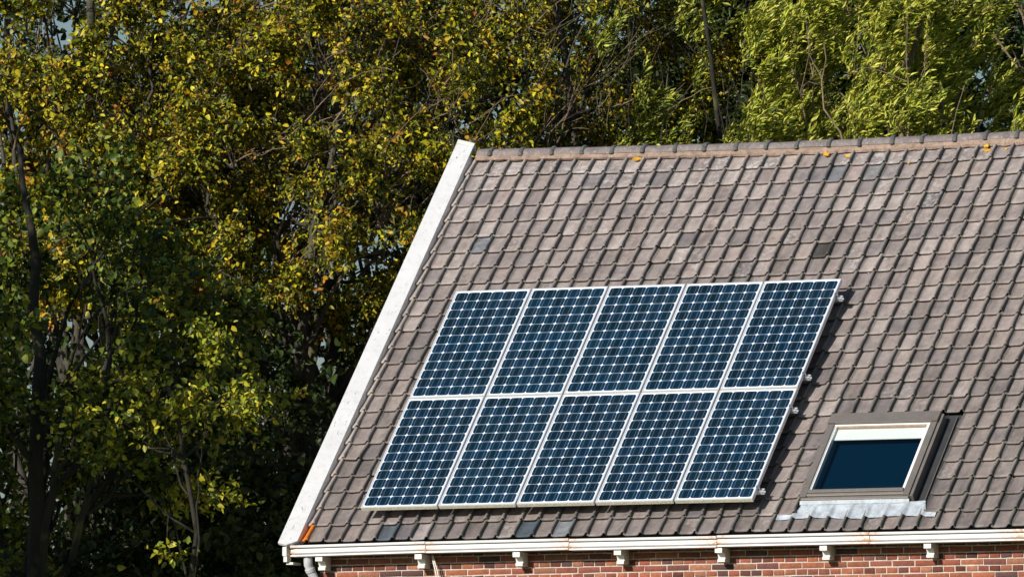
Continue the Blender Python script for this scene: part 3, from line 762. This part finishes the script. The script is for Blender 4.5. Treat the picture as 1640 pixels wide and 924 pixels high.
def tree(name, label, base, crown_c, crown_r, seed, leafmat, bark, cols, probs, n_limb=12, n_br=90, n_tw=1400, n_sh=0, lpt=26,
         leaf=(.065, .042), tr=.20, kind='broad', group=None, cat='tree', tw_len=.75, br_len=1.7, twigmat=None, fork=.45, extra_trunks=(), clump=True, autumn=None, n_bare=0, lo_tw=.5):
    rs = np.random.RandomState(seed)
    base = np.array(base); cc = np.array(crown_c); cr = np.array(crown_r)
    root = empty(name, tuple(base)); tag(root, label, cat, group)
    top = cc+np.array([0, 0, cr[2]*.75])
    # trunk
    n = 22
    tp = curve(rs, base[None], top[None], n, .03)
    t = np.linspace(0, 1, n)
    trr = (tr*(1-t)**.8+.02)[None]
    trunks = [(tp, trr)]
    for (p0, p1, r0) in extra_trunks:
        q_ = curve(rs, np.array(p0)[None], np.array(p1)[None], n, .035); trunks.append((q_, (r0*(1-t*.93))[None]))
    TP = np.concatenate([a for a, b in trunks]); TR = np.concatenate([b for a, b in trunks])
    # limbs towards points near the crown surface
    u = unit(rs.normal(0, 1, (n_limb, 3))); u[:, 2] = np.abs(u[:, 2])*.9-.15
    tgt = cc+u*cr*rs.uniform(.6, .95, (n_limb, 1))
    st = fork*rs.uniform(.75, 1.5, n_limb); ii = np.clip((st*(n-1)).astype(int), 2, n-3); wh = rs.randint(0, len(TP), n_limb)
    A = TP[wh, ii]; LP = curve(rs, A, tgt, 14, .07, .06); LR = (TR[wh, ii]*.55)[:, None]*(1-np.linspace(0, 1, 14)*.85)[None]
    # branches
    p, d, r = pick(rs, LP, LR, n_br, .2, 1)
    out = unit((p-cc)/cr**2)*.5
    dr = unit(d*.7+out+rs.normal(0, .55, (n_br, 3))+np.array([0, 0, .15])); ln = br_len*rs.uniform(.5, 1.25, n_br)
    BP = curve(rs, p, p+dr*ln[:, None], 9, .07, .03); BR = np.minimum(r*.6, .022 if kind == 'willow' else .035)[:, None]*(1-np.linspace(0, 1, 9)*.8)[None]+.002
    if n_bare:   # long leafless shoots on the outside of the crown, swept up to the right
        p, d, r = pick(rs, LP, LR, n_bare, .3, 1)
        dr = unit(np.array(rt)*.55+np.array(up)*.6-np.array(fw)*.55+rs.normal(0, .35, (n_bare, 3))); ln = rs.uniform(1.0, 2.6, n_bare)
        XP = curve(rs, p, p+dr*ln[:, None], 12, .06, .02); XR_ = np.minimum(r*.6, .024)[:, None]*(1-np.linspace(0, 1, 12)*.85)[None]+.0015
        p, d, r = pick(rs, XP, XR_, n_bare*4, .2, .95)
        dr = unit(d+rs.normal(0, .5, (n_bare*4, 3))); ln = rs.uniform(.25, .9, n_bare*4)
        YP = curve(rs, p, p+dr*ln[:, None], 7, .06, .0); YR = (r*.6)[:, None]*(1-np.linspace(0, 1, 7)*.7)[None]+.001
    # twigs
    p, d, r = pick(rs, np.concatenate([BP]), BR, n_tw, lo_tw, 1)
    WIND = np.array([.85, .35, .30])
    if kind == 'willow':
        dr = unit(d*.25+rs.normal(0, .30, (n_tw, 3))+np.array([.10, -.12, .95])*.75+WIND*.35)
    else:
        dr = unit(d*.5+rs.normal(0, .6, (n_tw, 3))+np.array([0, 0, .12]))
    ln = tw_len*rs.uniform(.4, 1.2, n_tw)
    WP = curve(rs, p, p+dr*ln[:, None], 6, .08, 0.0)
    if kind == 'willow':
        tt = np.linspace(0, 1, 6)[None, :, None]; WP = WP+WIND*(tt**2)*.30*ln[:, None, None]
    WR = np.clip(r*.55, .0025, .009)[:, None]*(1-np.linspace(0, 1, 6)*.75)[None]
    # leaves along twigs
    m = n_tw*lpt
    a = np.repeat(np.arange(n_tw), lpt); tt = rs.uniform(.08, 1.0, m)**.8*5; i = np.minimum(tt.astype(int), 4); f = (tt-i)[:, None]
    lp = WP[a, i]*(1-f)+WP[a, i+1]*f; ld = unit(WP[a, i+1]-WP[a, i])
    # foliage thins out where nobody can see it: low on the hidden side
    keep = np.ones(m, bool)
    if kind == 'willow':
        ax = unit(ld*.9+rs.normal(0, .50, (m, 3))+WIND*.62)
        pos = lp+rs.normal(0, .018, (m, 3))
    else:
        ax = unit(ld*.35+rs.normal(0, .65, (m, 3))+np.array([0, 0, -.28]))
        pos = lp+rs.normal(0, .045, (m, 3))
    Ls = leaf[0]*rs.uniform(.45, 1.3, m); Ws = leaf[1]*rs.uniform(.7, 1.2, m)*Ls/leaf[0]
    c = palette(rs, m, cols, probs)
    if autumn is not None:   # whole twigs turn before others
        tw = rs.rand(n_tw) < autumn[0]
        sel = tw[a] & (rs.rand(m) < .75)
        c[sel] = palette(rs, int(sel.sum()), autumn[1], [1]*len(autumn[1]))
    V, F, Cc = leaves(rs, pos[keep], ax[keep], Ls[keep], Ws[keep], c[keep], slim=(kind == 'willow'))
    np_mesh('foliage', V-base, F, leafmat, root, {'col': Cc})
    v1, f1 = tubes(TP, TR, 12); np_mesh('trunk', v1-base, f1, bark, root, smooth=True)
    parts_ = [tubes(LP, LR, 8), tubes(BP, BR, 5), tubes(WP, WR, 3)]
    if n_bare: parts_ += [tubes(XP, XR_, 6), tubes(YP, YR, 4)]
    off = 0; Vs = []; Fs = []; mi = []
    for qi, (v_, f_) in enumerate(parts_):
        Vs.append(v_); Fs.append(f_+off); off += len(v_); mi.append(np.full(len(f_), 1 if qi >= 2 else 0, np.int32))
    bo = np_mesh('branches', np.concatenate(Vs)-base, np.concatenate(Fs), bark, root, smooth=True)
    bo.data.materials.append(twigmat or bark); bo.data.polygons.foreach_set('material_index', np.concatenate(mi))
    return root

GREEN = [(.11, .145, .014), (.065, .105, .014), (.20, .23, .020), (.030, .055, .012)]
YG = [(.30, .29, .013), (.12, .145, .010), (.58, .50, .024), (.030, .042, .008), (.42, .30, .014)]
AUT = [(.40, .22, .016), (.30, .12, .012), (.48, .32, .025)]
WIL = [(.46, .48, .045), (.29, .34, .030), (.62, .62, .12), (.10, .135, .018)]
WILD = [(.38, .41, .040), (.22, .27, .028), (.58, .58, .11), (.06, .09, .014)]
def gnd(p): return (p.x, p.y, GZ)

def place(name, label, trunk_px, depth, cpx, cpy, rad, seed, **kw):
    c = at(cpx, cpy, depth); b = at(trunk_px, 900, depth)
    return tree(name, label, gnd(b), tuple(c), rad, seed, **kw)
def low(px, depth):
    p = at(px, 1100, depth); return p

GRP = 'trees standing behind the house'
# front left, big green leaves
place('linden_tree', 'green broad-leaved tree at the far left with the largest leaves', 80, 114.5, 30, 580, (2.1, 1.6, 2.9), 21, leafmat=M['leafA'], bark=M['barkD'],
      cols=GREEN+[(.26, .27, .025)], probs=[4, 4, 3, 4, 3], n_limb=12, n_br=70, n_tw=900, lpt=20, leaf=(.088, .068), tr=.13, group=GRP, tw_len=.46, br_len=1.2, fork=.55)
# left back oak with leaning trunks
tl = [(low(135, 121), at(10, -160, 121), .08), (low(165, 121.5), at(105, -160, 121.5), .075), (low(90, 121), at(-60, 240, 121), .08)]
place('oak_tree', 'yellow-brown oak at the upper left with pale upright stems', 190, 121, 150, 60, (3.3, 2.2, 3.0), 22, leafmat=M['leafB'], bark=M['barkA'],
      cols=YG, probs=[4, 4, 3, 4, 2], n_limb=20, n_br=90, n_tw=2000, lpt=28, leaf=(.072, .050), tr=.11, group=GRP, tw_len=.36, br_len=1.6, lo_tw=.62, extra_trunks=tl, twigmat=M['barkB'], autumn=(.16, AUT), n_bare=34)
# middle big tree
tl = [(low(420, 119), at(480, -160, 119), .12), (low(430, 119), at(590, -120, 119), .09), (low(400, 119), at(640, 60, 119), .09)]
place('hornbeam_tree', 'large yellow-green tree beside the barge board, many bare pale branches', 345, 119.5, 560, 240, (2.9, 2.0, 3.7), 23, leafmat=M['leafB'], bark=M['barkA'],
      cols=YG, probs=[4, 5, 3, 6, 2], n_limb=28, n_br=150, n_tw=4600, lpt=26, leaf=(.062, .039), tr=.13, group=GRP, tw_len=.34, br_len=1.7, lo_tw=.62, extra_trunks=tl, twigmat=M['barkB'], autumn=(.10, AUT), n_bare=80)
place('beech_tree', 'tree with orange tinted leaves behind the left end of the ridge', 800, 121.5, 850, 90, (2.1, 1.8, 2.7), 24, leafmat=M['leafB'], bark=M['barkA'],
      cols=YG, probs=[4, 5, 2, 5, 3], n_limb=18, n_br=125, n_tw=2900, lpt=26, leaf=(.055, .033), tr=.10, group=GRP, tw_len=.32, br_len=1.3, lo_tw=.62, twigmat=M['barkB'], autumn=(.12, AUT), n_bare=14)
# willows on the right
place('willow_tree', 'windblown willow with silvery green leaves above the middle of the ridge', 1110, 120.5, 1105, 50, (1.0, 1.2, 1.75), 25, leafmat=M['leafW'], bark=M['barkD'],
      cols=WILD, probs=[3, 4, 2, 4], n_limb=10, n_br=60, n_tw=640, lpt=50, leaf=(.092, .024), tr=.03 , kind='willow', group=GRP, tw_len=.50, br_len=.9)
# right corner
place('willow_tree', 'windblown bright green willow over the ridge in the right corner', 1500, 119.5, 1480, 130, (1.95, 1.5, 1.8), 26, leafmat=M['leafW'], bark=M['barkB'],
      cols=WIL, probs=[4, 3, 3, 2], n_limb=17, n_br=130, n_tw=1500, lpt=56, leaf=(.092, .024), tr=.05, kind='willow', group=GRP, tw_len=.50, br_len=1.0)
place('willow_tree', 'tall willow rising out of the top right edge of the photo', 1640, 122.5, 1620, -70, (2.2, 1.7, 2.6), 27, leafmat=M['leafW'], bark=M['barkB'],
      cols=WIL, probs=[3, 3, 2, 3], n_limb=14, n_br=110, n_tw=1250, lpt=52, leaf=(.092, .024), tr=.055, kind='willow', group=GRP, tw_len=.55, br_len=1.1)
place('linden_branch_tree', 'sunlit linden branch built as a low yellow-green tree in the lower left of the photo', 330, 113.2, 270, 685, (1.25, .9, .55), 29, leafmat=M['leafA'], bark=M['barkD'],
      cols=[(.28, .29, .020), (.14, .18, .016), (.46, .42, .03), (.06, .09, .012)], probs=[4, 3, 3, 2], n_limb=9, n_br=22, n_tw=210, lpt=14, leaf=(.074, .050), tr=.02, group=GRP, tw_len=.34, br_len=.7, fork=.86)  # small tree with brighter leaf colours stands in for a sunlit hanging branch
# dark trees further back
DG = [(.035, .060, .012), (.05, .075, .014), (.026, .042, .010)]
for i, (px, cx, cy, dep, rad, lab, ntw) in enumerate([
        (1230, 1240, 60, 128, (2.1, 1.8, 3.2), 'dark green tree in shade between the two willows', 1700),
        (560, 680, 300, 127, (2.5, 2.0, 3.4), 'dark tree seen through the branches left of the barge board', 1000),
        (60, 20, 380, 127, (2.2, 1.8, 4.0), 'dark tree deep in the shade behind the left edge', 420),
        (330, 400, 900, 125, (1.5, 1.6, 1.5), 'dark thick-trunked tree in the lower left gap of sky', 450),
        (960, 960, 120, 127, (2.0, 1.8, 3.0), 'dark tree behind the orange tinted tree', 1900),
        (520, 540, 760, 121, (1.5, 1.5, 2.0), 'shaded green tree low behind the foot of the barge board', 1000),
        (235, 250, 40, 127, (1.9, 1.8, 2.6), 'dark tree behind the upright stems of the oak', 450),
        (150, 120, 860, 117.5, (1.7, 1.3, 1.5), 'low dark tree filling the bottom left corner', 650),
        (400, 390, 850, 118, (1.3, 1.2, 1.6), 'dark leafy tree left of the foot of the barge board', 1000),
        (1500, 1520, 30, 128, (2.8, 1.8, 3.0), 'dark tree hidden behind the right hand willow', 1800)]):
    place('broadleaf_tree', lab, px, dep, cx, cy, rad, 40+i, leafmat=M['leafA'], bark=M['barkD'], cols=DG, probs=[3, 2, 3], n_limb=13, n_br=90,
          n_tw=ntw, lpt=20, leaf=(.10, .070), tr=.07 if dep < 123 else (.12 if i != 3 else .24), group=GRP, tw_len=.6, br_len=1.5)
# unseen tree added just outside the frame, sunward, to shade the lower left trees
sc = at(215, 900, 116)+SUN*13.5
tree('added_shade_tree', 'unseen tree added for shade outside the picture on the left', (sc.x, sc.y, GZ), tuple(sc), (3.7, 3.0, 1.75), 60, leafmat=M['leafA'], bark=M['barkD'], cols=GREEN, probs=[3, 3, 2, 3],
     n_limb=18, n_br=200, n_tw=3200, lpt=18, leaf=(.13, .10), tr=.24, tw_len=.6, br_len=1.4)

for o in bpy.data.objects:
    if o.type == 'EMPTY': o.hide_render = False
print('OBJECTS', len(bpy.data.objects), 'POLYS', sum(len(o.data.polygons) for o in bpy.data.objects if o.type == 'MESH'))
